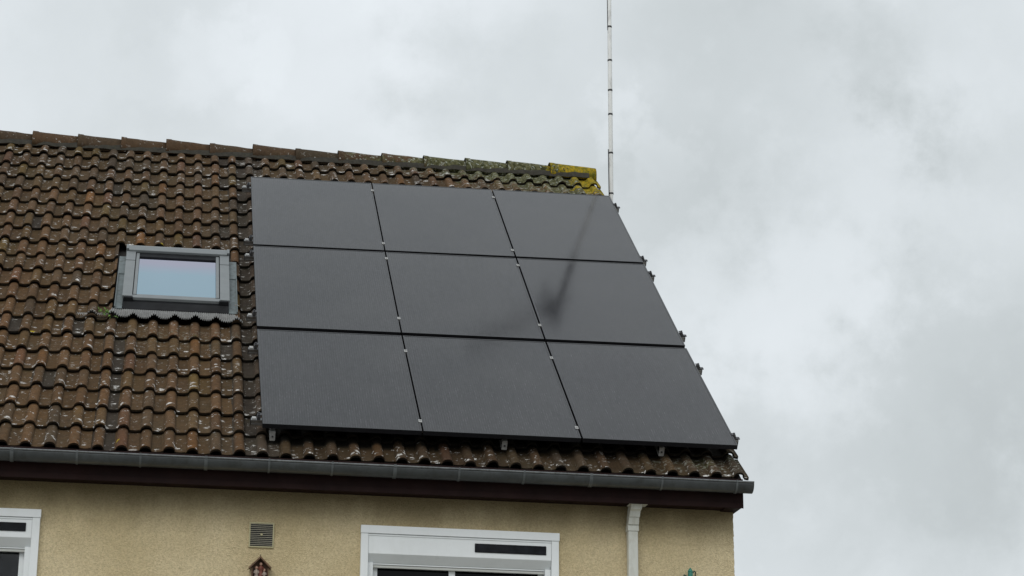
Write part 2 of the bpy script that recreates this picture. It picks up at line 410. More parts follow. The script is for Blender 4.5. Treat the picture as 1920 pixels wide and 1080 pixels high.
set_attrs(me,RS,RT,RD,RM,RY); o=bpy.data.objects.new('ridge_tiles',me); C.objects.link(o); o.parent=roof
# mortar bed under the ridge, lumpy
mb=MB(); N=260
for i in range(N):
    xa=XL+(3.46-XL)*i/N; xb=XL+(3.46-XL)*(i+1)/N
    def pr(x):
        j=.012*noise.noise(Vector((x*9,0,3))); return [(YR-.134-j,ZR-.060+j),(YR-.112,ZR-.002+j),(YR-.05,ZR+.02),(YR,ZR-.06)]
    a=pr(xa); b=pr(xb)
    mb.v+= [(xa,*q) for q in a[:3]]
    if i: n0=len(mb.v)-6; mb.f+=[(n0,n0+1,n0+4,n0+3),(n0+1,n0+2,n0+5,n0+4)]; mb.m+=[0,0]; mb.sm+=[True,True]
mb.build('ridge_mortar',M['mortar'],roof)

# ---- walls with roughcast relief and real window holes
W1=(.712,2.112,-2.10,-.735); W2=(-2.88,-1.480,-2.10,-.70)     # x0,x1,z0,z1
def vent_hole(x,z): return False
wv=[];wf=[]
gx=[-3.3+.0125*i for i in range(int((XC+3.3)/.0125)+1)]+[XC]
gz=[-1.55+.0125*i for i in range(91)]
def inwin(x,z):
    for w in (W1,W2):
        if w[0]+.02<x<w[1]-.02 and w[2]<z<w[3]-.02: return True
    return False
idx={}
def wvert(i,j):
    if (i,j) in idx: return idx[(i,j)]
    x=gx[i]; z=gz[j]
    p=Vector((x,0,z)); d=.0045*noise.noise(p*75)+.0035*noise.noise(p*38)+.003*noise.noise(p*140)
    xx=x; yy=YW-d*.8
    if i==len(gx)-1: xx=x+d*1.3; 
    idx[(i,j)]=len(wv); wv.append((xx,yy,z)); return idx[(i,j)]
for i in range(len(gx)-1):
    for j in range(len(gz)-1):
        if inwin((gx[i]+gx[i+1])/2,(gz[j]+gz[j+1])/2): continue
        wf.append((wvert(i,j),wvert(i+1,j),wvert(i+1,j+1),wvert(i,j+1)))
# corner return onto the gable
cr=[]
for j,z in enumerate(gz):
    row=[wvert(len(gx)-1,j)]
    for q in range(1,25):
        y=YW+.0125*q; p=Vector((0.7,y,z)); d=.0045*noise.noise(p*75)+.0035*noise.noise(p*38)
        wv.append((XC+.004+d,y,z)); row.append(len(wv)-1)
    cr.append(row)
for j in range(len(gz)-1):
    for q in range(24): wf.append((cr[j][q],cr[j][q+1],cr[j+1][q+1],cr[j+1][q]))
wb=MB(); wb.add(wv,wf,0,True)
yb=2*YR-YW; zt=gz[-1]; zb=gz[0]; ye=YW+.0125*24
def quad(a,b,c,d): wb.add([a,b,c,d],[(0,1,2,3)])
quad((XL,YW,zb),(-3.3,YW,zb),(-3.3,YW,zt),(XL,YW,zt))
for (xa,xb_) in ((XL,-2.86),(-1.50,.732),(2.092,XC)): quad((xa,YW,-2.1),(xb_,YW,-2.1),(xb_,YW,zb),(xa,YW,zb))
quad((XL,YW,GZ),(XC,YW,GZ),(XC,YW,-2.1),(XL,YW,-2.1))
quad((XC,YW,GZ),(XC,ye,GZ),(XC,ye,zb),(XC,YW,zb))
XG=XC+.003
wb.add([(XG,ye,GZ),(XG,yb,GZ),(XG,yb,-.45),(XG,YR,3.80),(XG,ye,-.20)],[(0,1,2,3,4)])
wb.add([(XL,YW,GZ),(XL,yb,GZ),(XL,yb,-.45),(XL,YR,3.80),(XL,YW,-.45)],[(4,3,2,1,0)])
quad((XL,yb,GZ),(XC,yb,GZ),(XC,yb,-.45),(XL,yb,-.45))
for (xa,xb_,za,zb_) in (W1,W2):      # reveals behind the glass: a dim room box
    x0,x1,z0,z1=xa+.02,xb_-.02,za,zb_-.02
walls=wb.build('wall',M['wall'],house,fix=False)
rm=MB(); rm.box(XL+.3,XC-.3,YW+.35,YW+.38,-2.5,-.45); rm.build('inner_partition',M['room'],walls)

# ---- eaves: fascia and soffit
sl=-.0068
def EV(x,y,z): return (x,y,z+sl*(x-.8))
fb=MB()
def fr_e(x,y,z): return EV(x,y,z)
fb.prism([(-.272,-.508),(-.250,-.508),(-.250,-.300),(-.272,-.300)],XL,3.413,fr_e)
fb.prism([(-.278,-.513),(-.2725,-.513),(-.2725,-.478),(-.278,-.474)],XL,3.411,fr_e)
fas=fb.build('fascia',M['fascia'],house,.002)
sb=MB(); sb.box(XL,3.36,-.249,YW-.002,-.492,-.478,fr=EV)
sb.box(3.30,3.412,-.249,.10,-.50,-.32,fr=EV)
sb.build('soffit',M['fascia'],fas)
vb=MB()   # barge board up the gable under the verge
vb.hexa([RF(XC+.01,-.16,-.27),RF(XC+.06,-.16,-.27),RF(XC+.06,6.62,-.27),RF(XC+.01,6.62,-.27)],[RF(XC+.01,-.16,-.172),RF(XC+.06,-.16,-.172),RF(XC+.06,6.62,-.172),RF(XC+.01,6.62,-.172)])
vb.build('barge_board',M['fascia'],house)

# ---- gutter
gb=MB(); R0=.064; gyc=-.352; gzc=-.352
pr=[]
for i in range(17):
    a=math.pi+math.pi*i/16; pr.append((gyc+R0*math.cos(a),gzc+R0*1.05*math.sin(a)))
inn=[(gyc+(R0-.004)*math.cos(math.pi+math.pi*i/16),gzc+(R0-.004)*1.05*math.sin(math.pi+math.pi*i/16)) for i in range(16,-1,-1)]
gb.prism(pr+inn,XL,3.452,fr_e,0,True)
gb.prism(pr,3.4522,3.456,fr_e)
gut=gb.build('gutter',M['gutter'],house)
lb=MB(); lb.tube([EV(XL,gyc-R0-.001,gzc+.003),EV(3.455,gyc-R0-.001,gzc+.003)],.0065,8)
lb.build('gutter_lip',M['gutterlip'],gut)
for i,xj in enumerate([-5.5,-5.07,-4.64,-4.21,-3.78,-3.35,-2.96,-2.54,-2.11,-1.68,-1.25,-.827,-.386,.042,.474,.906,1.353,1.809,2.284,2.792,3.332]):
    jb=MB(); p2=[(gyc+(R0+.0045)*math.cos(math.pi+math.pi*q/16),gzc+(R0+.0045)*1.05*math.sin(math.pi+math.pi*q/16)) for q in range(17)]
    wd=.007 if i%3 else .012
    jb.prism(p2+[(a*1,b) for a,b in reversed(pr)],xj-wd,xj+wd,fr_e,0,False)
    jb.box(xj-wd*.8,xj+wd*.8,gyc-R0-.0105,gyc-R0+.008,gzc-.006,gzc+.0118,fr=EV)
    jb.build('gutter_bracket',M['gutterb'],gut)

# ---- downpipe
dp=MB(); px0,px1=2.604,2.676
def fr_x(x,y,z): return (x,y,z)
def pipe_sec(x0,x1,y0,y1,z): return [(x0,y0,z),(x1,y0,z),(x1,y1,z),(x0,y1,z)]
secs=[(px0,px1,-.132,-.068,GZ+.1),(px0,px1,-.132,-.068,-.690)]
dp.hexa(pipe_sec(*secs[0]),pipe_sec(*secs[1]))
d2=MB()
prev=None
for (a,b_,y0,y1,z) in [(px0-.004,px1+.004,-.137,-.064,-.692),(px0-.004,px1+.004,-.137,-.064,-.650),(px0-.002,px1+.002,-.150,-.075,-.648),(px0+.001,px1+.002,-.165,-.085,-.600),(px0-.001,px1+.005,-.173,-.085,-.598),(px0+.002,px1+.006,-.190,-.10,-.560),(px0+.002,px1+.010,-.215,-.10,-.550),(px0+.004,px1+.012,-.235,-.12,-.512)]:
    cur=pipe_sec(a,b_,y0,y1,z)
    if prev: d2.hexa(prev,cur)
    prev=cur
dpo=dp.build('downpipe',M['cream'],house,.008)
d2.build('swan_neck',M['cream'],dpo,.003)
d3=MB(); d3.box(2.598,2.728,-.243,-.12,-.516,-.5105); d3.build('outlet_collar',M['cream'],dpo)

# ---- wall vent
vt=MB(); vx0,vx1,vz0,vz1=-.062,.110,-.885,-.709; yv=YW-.014; fw=.009
vt.box(vx0,vx1,yv,YW+.004,vz1-fw,vz1); vt.box(vx0,vx1,yv,YW+.004,vz0,vz0+fw)
vt.box(vx0,vx0+fw,yv,YW+.004,vz0+fw,vz1-fw); vt.box(vx1-fw,vx1,yv,YW+.004,vz0+fw,vz1-fw)
vent=vt.build('air_vent',M['ventframe'],house,.0015)
q=MB(); q.box(vx0+fw,vx1-fw,YW-.008,YW-.0065,vz0+fw,vz1-fw); q.build('vent_backing',M['black'],vent)
q=MB(); ns=12
for i in range(ns):
    z=vz0+fw+(vz1-vz0-2*fw)*(i+.75)/ns
    q.box(vx0+fw,vx1-fw,yv+.001,yv+.0045,z-.0013,z+.0011)
q.build('vent_slats',M['ventslat'],vent)
q=MB(); q.tube([(.024,yv+.002,-.795),(.024,yv-.006,-.795)],.008,12); q.build('vent_knob',M['ventframe'],vent)

# ---- windows
def window(W,strip,right_only=False,sl2=-.0095,mull=True):
    x0,x1,z0,z1=W
    def F(x,y,z): return (x,y,z+sl2*(x-x0))
    yo=YW-.040
    b=MB()
    b.box(x0-.002,x1+.004,yo-.006,YW+.01,z1-.028,z1+.028,fr=F)           # head casing
    jw=.052
    b.box(x0,x0+jw,yo,YW+.01,z0,z1-.0285,fr=F); b.box(x1-jw,x1,yo,YW+.01,z0,z1-.0285,fr=F)
    b.box(x0,x1,yo-.03,YW+.01,z0-.05,z0-.001,fr=F)
    fr=b.build('window',M['pvc'],house,.002)
    # roller shutter box: upright face, then a face sloping back to the window
    xa,xb=x0+jw+.0015,x1-jw-.0015; yf=yo+.010
    t=z1-.030; zm=z1-.167; zc=zm-.058
    s=MB(); s.prism([(yf,zm),(yf,t),(YW+.06,t),(YW+.06,zc),(yf+.055,zc)],xa,xb,lambda x,y,z:F(x,y,z))
    s.prism([(yf-.006,t-.012),(yf-.006,t),(yf-.0003,t),(yf-.0003,t-.012)],xa,xb,lambda x,y,z:F(x,y,z))
    box=s.build('shutter_box',M['pvc'],fr,.0015)
    s=MB(); a,b2,c,d=strip
    s.box(a,b2,yf-.0075,yf-.0005,c,d,fr=F); o=s.build('solar_strip',M['strip'],fr,.004)
    # guide rails, head rail
    s=MB()
    s.box(xa,xa+.038,yf+.03,YW+.06,z0,zc-.001,fr=F); s.box(xb-.038,xb,yf+.03,YW+.06,z0,zc-.001,fr=F)
    s.box(xa+.038,xb-.038,yf+.058,YW+.06,zc-.010,zc-.001,fr=F)
    s.build('guide_rail',M['pvc'],fr,.0015)
    s=MB(); s.box(xa+.0385,xb-.0385,YW+.035,YW+.055,zc-.030,zc-.012,fr=F); s.build('shutter_slat',M['pvcgrey'],fr,.002)
    # sash and panes
    ys=YW+.072; zs=zc-.012
    s=MB(); sw=.040; xi,xj=xa+.036,xb-.036
    s.box(xi,xi+sw,ys,ys+.05,z0,zs,fr=F); s.box(xj-sw,xj,ys,ys+.05,z0,zs,fr=F); s.box(xi+sw,xj-sw,ys+.001,ys+.05,zs-.012,zs,fr=F)
    xm=x0+.655
    if mull: s.box(xm-.022,xm+.022,ys-.004,ys+.05,z0,zs-.0125,fr=F)
    s.build('sash',M['pvc'],fr,.002)
    s=MB(); s.box(xi+.02,xj-.02,ys+.022,ys+.028,z0,zs-.005,fr=F); s.build('pane',M['wglass'] if mull else M['wglass2'],fr)
    return fr
w1=window(W1,(1.513,2.022,-.866,-.803))
# second window: the strip ends near its right jamb
w2=window(W2,(-2.08,-1.572,-.826,-.766),sl2=-.0035,mull=False)

# ---- skylight
def bx(b,s0,s1,t0,t1,w0,w1): b.box(s0,s1,t0,t1,w0,w1,fr=RF)
s0,s1,t0,t1=-1.062,-.205,2.455,3.575
b=MB()   # side covers over a dark kerb
bx(b,s0,s0+.078,t0,t1-.10,-.075,-.045); bx(b,s1-.078,s1,t0,t1-.10,-.075,-.045)
bx(b,s0+.0952,s1-.0952,t1-.16,t1-.10,-.080,-.060)
skl=b.build('skylight',M['skyframe'],house,.003)
for a in (s0,s1-.078):
    q=MB(); bx(q,a-.001,a+.079,t0+.80,t0+.806,-.0452,-.0438); q.build('cover_joint',M['skydark'],skl)
b=MB(); bx(b,s0+.006,s0+.09,t0-.022,t1,-.168,-.0755); bx(b,s1-.09,s1-.006,t0-.022,t1,-.168,-.0755); bx(b,s0+.09,s1-.09,t0-.020,t0+.04,-.168,-.083)
b.prism([(t0-.0225,-.085),(t0-.022,-.168),(t0-.095,-.150),(t0-.085,-.122)],s0+.008,s1-.008,RF)
bx(b,s0+.09,s1-.09,t1-.1,t1,-.168,-.085)
b.build('kerb',M['skydark'],skl,.002)
for a in (s0+.012,s1-.085):
    q=MB(); bx(q,a,a+.073,t0-.026,t0-.001,-.085,-.050); q.build('corner_cap',M['skydark'],skl,.002)
b=MB()   # hood
b.prism([(t1-.105,-.054),(t1-.105,-.030),(t1-.03,-.026),(t1+.02,-.036),(t1+.02,-.06),(t1-.01,-.06)],s0+.018,s1-.018,RF)
b.build('hood',M['skyframe'],skl,.004)
for a in (s0-.004,s1-.0175):
    b=MB(); bx(b,a,a+.0215,t1-.075,t1+.02,-.09,-.028); b.build('hood_end',M['skyframe'],skl,.002)
b=MB()   # sash
i0,i1=s0+.084,s1-.084
bx(b,i0,i0+.026,t0+.058,t1-.118,-.078,-.052); bx(b,i1-.026,i1,t0+.058,t1-.118,-.078,-.052)
bx(b,i0-.012,i1+.012,t0-.004,t0+.055,-.082,-.056); 
bx(b,i0+.0305,i1-.0305,t0+.0555,t0+.075,-.080,-.058)
b.build('sash',M['skyframe'],skl,.003)
b=MB(); bx(b,i0+.012,i1-.012,t0+.06,t1-.12,-.0890,-.086)
b.build('pane_seal',M['skydark'],skl)
b=MB(); g0,g1,h0,h1=i0+.028,i1-.028,t0+.092,t1-.115
b.add([RF(g0,h0,-.0675),RF(g1,h0,-.0675),RF(g1,h1,-.0675),RF(g0,h1,-.0675)],[(0,1,2,3)])
o=b.build('pane',M['skyglass'],skl,fix=False)
a=o.data.attributes.new('st','FLOAT_VECTOR','POINT'); a.data.foreach_set('vector',[g0,h0,0,g1,h0,0,g1,h1,0,g0,h1,0])
b=MB(); bx(b,g0-.005,g1+.005,h1-.075,h1+.006,-.085,-.056); b.build('glass_top_band',M['skydark'],skl)  # dark band across the top of the glass
# side gutters of grey sheet
for (a,c_,e) in ((s0-.058,s0+.004,-1),(s1-.004,s1+.066,1)):
    b=MB(); bx(b,a,c_,t0-.10,t0+.67,-.124,-.118)
    lip=a if e<0 else c_-.008
    b.box(lip,lip+.008,t0-.10,t0+.67,-.1178,-.101,fr=RF); b.build('side_flashing',M['flash'],skl,fix=True)
    b=MB(); bx(b,a,c_,t0+.655,t1-.06,-.1178,-.112); b.build('side_flashing',M['flash'],skl)
# pleated apron draped over the humps
b=MB(); N=1100; sa,sb_=-1.40,-.10; T=[0,.3,.6,.85,1]
def apw(s,f):
    k=round((s+1.777)/PIT); u=s-(-1.777+PIT*k)
    h=.036*math.exp(-(u/.032)**2)*min(1,f*1.6)+.0
    return h
VV=[]
for i in range(N+1):
    s=sa+(sb_-sa)*i/N
    body=1 if s>-1.15 else max(0.0,1-((-1.15-s)/.02))
    end_t=t0-.262+.012*math.sin(s*9); top_t=t0-.085
    if s<-1.13: top_t=end_t+.05+max(0,.14-(-1.13-s)*3)
    if s>-.17: top_t=end_t+.19-max(0,(s+.17))*2
    for f in T:
        t=top_t+(end_t-top_t)*f
        pl=.0075*math.sin(s*2*math.pi/.0165)*min(1,.3+f*2)
        w0=-.135+(-.128+.135)*f
        VV.append(RF(s,t,w0+apw(s,f)+pl+.006))
FF=[(i*5+j,i*5+j+1,(i+1)*5+j+1,(i+1)*5+j) for i in range(N) for j in range(4)]
b.add(VV,FF,0,True); b.build('apron_flashing',M['lead'],skl)

# ================================================================= SOLAR PANELS
rowsQ=[ # top, middle, bottom rows: lower-left, lower-right, upper-right, upper-left corner (s,t) of the whole row
 ((.002,3.683),(3.446,3.752),(3.449,5.566),(.010,5.510)),
 ((.000,1.832),(3.440,1.852),(3.447,3.704),(.002,3.640)),
 ((.006,.018),(3.452,-.022),(3.439,1.792),(.000,1.764))]
cols=[(0,.3285),(.3322,.6634),(.6676,1)]
rown=['top','middle','bottom']; coln=['left','middle','right']
PL={ (0,0):'black solar panel at the top left corner of the array',
 (0,1):'black solar panel in the middle of the top row under the mossy ridge',
 (0,2):'black solar panel at the top right corner, crossed by the mast reflection',
 (1,0):'black solar panel in the middle row, beside the skylight',
 (1,1):'black solar panel at the very centre of the array',
 (1,2):'black solar panel at the right end of the middle row, with smudgy reflections',
 (2,0):'black solar panel at the bottom left corner of the array, above the gutter',
 (2,1):'black solar panel in the middle of the bottom row, above the gutter',
 (2,2):'black solar panel at the bottom right corner, above the downpipe'}
def lerp(a,b,f): return tuple(x+(y-x)*f for x,y in zip(a,b))
for r,Q in enumerate(rowsQ):
    for c_,(fa,fb_) in enumerate(cols):
        BL,BR=lerp(Q[0],Q[1],fa),lerp(Q[0],Q[1],fb_); TL,TR=lerp(Q[3],Q[2],fa),lerp(Q[3],Q[2],fb_)
        root=empty('solar_panel',RF(*BL,0)); tag(root,PL[(r,c_)],'solar panel','black solar panels on the tiled roof')
        ox,oy,oz=root.location
        def LP(s,t,w): p=RF(s,t,w); return (p[0]-ox,p[1]-oy,p[2]-oz)
        def q4(i,w):   # inset quad
            cx=(BL[0]+BR[0]+TR[0]+TL[0])/4; cy=(BL[1]+BR[1]+TR[1]+TL[1])/4
            return [LP(p[0]+(i if p[0]<cx else -i),p[1]+(i if p[1]<cy else -i),w) for p in (BL,BR,TR,TL)]
        b=MB(); o4,i4=q4(0,0),q4(.011,0); o4b=q4(0,-.035); i4b=q4(.011,-.0345)
        for k in range(4):
            k2=(k+1)%4
            b.add([o4[k],o4[k2],i4[k2],i4[k]],[(0,1,2,3)],1)
            b.add([o4b[k],o4b[k2],o4[k2],o4[k]],[(0,1,2,3)])
            b.add([i4[k],i4[k2],i4b[k2],i4b[k]],[(0,1,2,3)])
        b.add(q4(.001,-.034),[(3,2,1,0)])
        b.build('frame',[M['pframe'],M['prim']],root)
        b=MB(); b.add(q4(.0108,-.0018),[(0,1,2,3)])
        o=b.build('glass',M['panel'],root,fix=False)
        a=o.data.attributes.new('st','FLOAT_VECTOR','POINT')
        off=random.uniform(0,9); a.data.foreach_set('vector',[BL[0],BL[1],off,BR[0],BR[1],off,TR[0],TR[1],off,TL[0],TL[1],off])

# ---- mounting rails with clamps
rails=[.170,1.460,2.130,3.495,3.870,5.300]
RL=['lowest aluminium rail, its silver ends showing just above the bottom edge of the panels',
    'aluminium rail under the upper half of the bottom panel row',
    'aluminium rail under the lower half of the middle panel row, level with the skylight apron',
    'aluminium rail just below the upper horizontal gap between panel rows',
    'aluminium rail just above the upper horizontal gap between panel rows',
    'highest aluminium rail, its silver end beside the top left panel corner']
for i,t in enumerate(rails):
    root=empty('mounting_rail',RF(-.075,t,-.05)); tag(root,RL[i],'mounting rail','aluminium rails carrying the solar panels')
    ox,oy,oz=root.location; dt_=.014*(i-2)/3.
    def LR(s,tt,w):
        p=RF(s,tt+dt_*(s/3.45),w); return (p[0]-ox,p[1]-oy,p[2]-oz)
    b=MB()
    for (a0,a1,w0,w1) in ((-.020,.020,-.048,-.036),(-.016,.016,-.064,-.050),(-.020,.020,-.080,-.066)):
        b.box(-.070,3.497,t+a0,t+a1,w0,w1,fr=LR)
    b.box(-.069,3.496,t-.012,t+.012,-.066,-.045,fr=LR)
    b.build('rail',M['alu'],root,.001)
    for sx,d in ((-.0745,1),(3.4975,1)):
        b=MB(); b.box(sx,sx+.004,t-.017,t+.017,-.080,-.038,fr=LR); b.build('end_cap',M['black'],root)
    for side in (0,1):
        e=-.004 if side==0 else 3.452; sg=-1 if side==0 else 1
        b=MB()
        b.box(min(e,e+sg*.026),max(e,e+sg*.026),t-.020,t+.020,-.034,-.006,fr=LR)
        b.box(min(e-sg*.008,e+sg*.022),max(e-sg*.008,e+sg*.022),t-.018,t+.018,.0005,.005,fr=LR)
        b.box(min(e+sg*.010,e+sg*.022),max(e+sg*.010,e+sg*.022),t-.012,t+.012,-.007,.001,fr=LR)
        p0=LR(e+sg*.012,t,.0045); p1=LR(e+sg*.012,t,.014)
        b.tube([p0,p1],.0075,6)
        b.build('end_clamp',M['clampdark'] ,root,.001)
        b=MB(); b.box(min(e+sg*.030,e+sg*.060),max(e+sg*.030,e+sg*.060),t-.010,t+.022,-.036,-.026,fr=LR)
        b.build('rail_nut',M['alubright'] if side==0 else M['clampdark'],root,.002)
    for cx in (1.1385,2.286):
        f=.0
        b=MB(); b.box(cx-.012,cx+.012,t-.022,t+.022,.0006,.0045,fr=LR); b.box(cx-.0035,cx+.0035,t-.02,t+.02,-.03,.0005,fr=LR)
        b.tube([LR(cx,t,.0042),LR(cx,t,.0105)],.0070,6)
        b.build('mid_clamp',M['alubright'],root,.0008)

# ---- bright brackets hanging below the lowest rail
HK={.083:'silver roof bracket under the left end of the bottom panel edge',1.750:'silver roof bracket under the middle of the bottom panel edge',2.910:'silver roof bracket under the right part of the bottom panel edge, above the downpipe'}
for s,lb_ in HK.items():
    root=empty('roof_bracket',RF(s,.06,-.1)); tag(root,lb_,'roof bracket','silver brackets under the lower panel edge')
    ox,oy,oz=root.location
    def LH(a,b_,c_): p=RF(s+a,b_,c_); return (p[0]-ox,p[1]-oy,p[2]-oz)
    b=MB(); b.box(-.019,.019,.040,.047,-.142,-.072,fr=LH); b.box(-.019,.019,.047,.130,-.080,-.072,fr=LH); b.box(-.019,.019,.047,.20,-.142,-.135,fr=LH)
    b.build('bracket_arm',M['alubright'],root,.0015)
    b=MB(); b.tube([LH(0,.0405,-.108),LH(0,.034,-.108)],.007,6); b.build('bolt',M['clampdark'],root)

# ================================================================= MAST beyond the gable
mast=empty('antenna_mast',(3.70,5.5,2.5)); tag(mast,'thin white aerial mast with dark joint rings rising beyond the right end of the roof','mast')
ml=MB(); 
def MP(x,y,z): return (x-3.70,y-5.5,z-2.5)
zj=[3.80,4.37,4.86,5.16,5.37+.09,5.66,5.92,6.35,6.8]
def zpix(y): return 3.84+(360-y)*(5.96-3.84)/360.
joints=[zpix(y) for y in (363,288.5,216.5,171.5,115,51)]+[6.05,6.45,6.9]
ml.tube([MP(3.70,5.5,GZ),MP(3.70,5.5,3.80),MP(3.70,5.5,3.81),MP(3.6965,5.5,6.3)],[.019,.019,.0225,.0215],14)
ml.build('pole',M['mast'],mast)
b=MB(); b.tube([MP(3.6965,5.5,6.3),MP(3.695,5.5,7.6)],.034,14); b.build('unseen_top_pole',M['mastdark'],mast)  # unseen upper section, made dark and thick for its reflection in the panels
for z in joints:
    b=MB(); b.tube([MP(3.70-.0013*(z-3.8),5.5,z-.009),MP(3.70-.0013*(z-3.8),5.5,z+.009)],.0245,14); b.build('joint_ring',M['mastdark'],mast)
for za,zb_ in ((3.6,4.30),(5.62,7.2)):
    b=MB(); b.tube([MP(3.676,5.492,za),MP(3.672,5.492,zb_)],.004,6); b.build('cable',M['mastdark'],mast)
for z in (.62,-.9):
    b=MB(); b.box(XC-3.70-.02,.03,-.02,.02,z,z+.04); b.build('wall_bracket',M['clampdark'],mast)
# directional aerial clamped near the top (above the picture, mirrored in the panels)
aer=MB(); A=Vector((3.70,5.52,7.35)); B=Vector((2.62,4.87,7.32)); d=(B-A).normalized(); sd=Vector((-d.y,d.x,0))
aer.tube([MP(*(A-d*.2)),MP(*B)],.020,8)
for i in range(10):
    p=A+d*(.12+.115*i); L=.17-.004*i; aer.tube([MP(*(p-sd*L)),MP(*(p+sd*L))],.009,6)
aer.build('aerial_boom',M['clampdark'],mast)
b=MB(); p=A+d*.10
for dz in (-.18,-.06,.06,.18): b.tube([MP(*(p-sd*.22+Vector((0,0,dz)))),MP(*(p+sd*.22+Vector((0,0,dz))))],.011,6)
b.box(p.x-3.70-.05,p.x-3.70+.05,p.y-5.5-.05,p.y-5.5+.05,7.28-2.5,7.42-2.5)
b.build('aerial_reflector',M['clampdark'],mast)

# ================================================================= SMALL THINGS ON THE WALL
# little gabled wooden shrine with painted figures
sx=.021; yo=YW
shr=empty('wall_shrine',(sx,yo-.002,-1.12)); tag(shr,'tiny gabled wooden wall box holding painted figurines, hung below the square vent','wall shrine')
def SP(x,y,z): return (x,y,z+1.12)
b=MB(); yb0,yb1=-.004-.010,-.004
b.add([SP(x,y,z) for y in (-.012,-.004) for x,z in ((-.058,-1.22),(.058,-1.22),(.058,-1.022),(0,-.966),(-.058,-1.022))],[(0,1,2,3,4),(9,8,7,6,5),(0,5,6,1),(1,6,7,2),(2,7,8,3),(3,8,9,4),(4,9,5,0)])
b.build('back_board',M['wood'],shr)
b=MB()
for sg in (-1,1):
    b.add([SP(x,y,z) for y in (-.066,-.004) for x,z in ((0,-.952),(sg*.078,-1.030),(sg*.071,-1.038),(0,-.966))],[(0,1,2,3),(7,6,5,4),(0,4,5,1),(1,5,6,2),(2,6,7,3),(3,7,4,0)])
b.build('gable_roof',M['woodroof'],shr,.001)
for a in (-.058,.050):
    b=MB(); b.box(a,a+.008,-.050,-.0125,-.1,.088); b.build('side_board',M['wood'],shr)
b=MB(); b.box(-.062,.062,-.062,-.004,-.11,-.1005); b.build('floor_board',M['wood'],shr)
def blob(b,x,y,z,r,sx_=1,sz=1,mi=0):
    bm=bmesh.new(); bmesh.ops.create_icosphere(bm,subdivisions=2,radius=r)
    vs=[]
    for v in bm.verts:
        p=v.co*(1+.12*noise.noise(v.co*90+Vector((x*50,z*40,0)))); vs.append((x+p.x*sx_,y+p.y,z+p.z*sz))
    fs=[tuple(v.index for v in f.verts) for f in bm.faces]; bm.free(); b.add(vs,fs,mi,True)
def figure(b,x,z,h,mi):   # a small robed figure: skirt, torso, arms, head
    ring=[(0,.34),(.25,.30),(.5,.22),(.62,.26),(.72,.20),(.78,.09)]
    n=10; vs=[]
    for f,r in ring:
        for k in range(n): a=2*math.pi*k/n; vs.append((x+r*h*.55*math.cos(a),-.033+r*h*.42*math.sin(a),z+f*h))
    fs=[(i*n+k,i*n+(k+1)%n,(i+1)*n+(k+1)%n,(i+1)*n+k) for i in range(len(ring)-1) for k in range(n)]
    b.add(vs,fs,mi,True); blob(b,x,-.033,z+.88*h,h*.115,1,1.1,2)
    for sg in (-1,1): b.tube([(x+sg*h*.13,-.034,z+.68*h),(x+sg*h*.17,-.046,z+.5*h),(x+sg*h*.05,-.056,z+.47*h)],h*.04,6,mi)
b=MB(); figure(b,.006,.030,.098,1); figure(b,-.024,.004,.098,0); figure(b,.029,.0,.085,0); figure(b,-.004,-.055,.085,0); figure(b,-.032,-.09,.08,0); figure(b,.030,-.08,.07,1)
b.box(-.048,.048,-.048,-.014,-.1,-.09); b.build('figurines',[M['white'],M['red'],M['skin']],shr)
b=MB(); b.tube([(0,-.001,.183),(0,-.012,.183)],.0035,8); b.build('nail',M['black'],shr)

# verdigris ornament low on the wall
orn=empty('wall_ornament',(3.057,YW-.05,-1.05)); tag(orn,'small green verdigris wall ornament near the right corner of the house','wall ornament')
b=MB(); n=8; prof2=[(.114,.001),(.108,.006),(.100,.012),(.088,.019),(.084,.021),(.080,.017),(.062,.019),(.05,.019),(.046,.030),(.036,.036),(-.02,.034),(-.08,.026),(-.09,.012)]
vs=[(r*math.cos(2*math.pi*k/n+.2),r*math.sin(2*math.pi*k/n+.2),z) for z,r in prof2 for k in range(n)]
b.add(vs,[(i*n+k,i*n+(k+1)%n,(i+1)*n+(k+1)%n,(i+1)*n+k) for i in range(len(prof2)-1) for k in range(n)],0,False)
b.build('lantern_body',M['teal'],orn)
b=MB(); b.tube([(-.052,.045,.02),(-.052,0,.045),(-.045,-.01,.058),(-.03,-.006,.05),(-.018,0,.036)],.006,8); b.tube([(.046,.045,.05),(.040,.01,.085),(.028,0,.09),(.02,0,.075)],.0045,8)
b.build('scroll_bracket',M['tealdark'],orn)

# weed growing from the flashing beside the skylight
wd=empty('weed_tuft',RF(-1.16,2.24,-.12)); tag(wd,'small bright green weed growing where the skylight flashing meets the tiles','weed')
b=MB(); ox,oy,oz=wd.location
for i in range(46):
    s=-1.185+random.gauss(0,.028); t=2.235+random.gauss(0,.022); a=random.uniform(0,6.28); L=random.uniform(.018,.036); wdt=L*.28
    if i>34: s+=.07; t-=.06; L*=.7
    base=Vector(RF(s,t,-.115)); up=Vector(RF(0,0,1)); di=Vector(RF(math.cos(a),math.sin(a)*.8,random.uniform(.4,1.3))).normalized(); sd_=di.cross(up).normalized()
    tip=base+di*L; mid=base+di*L*.5
    pts=[base,mid+sd_*wdt,tip,mid-sd_*wdt]; b.add([(p.x-ox,p.y-oy,p.z-oz) for p in pts],[(0,1,2,3)])
b.build('leaves',M['leaf'],wd,fix=False)

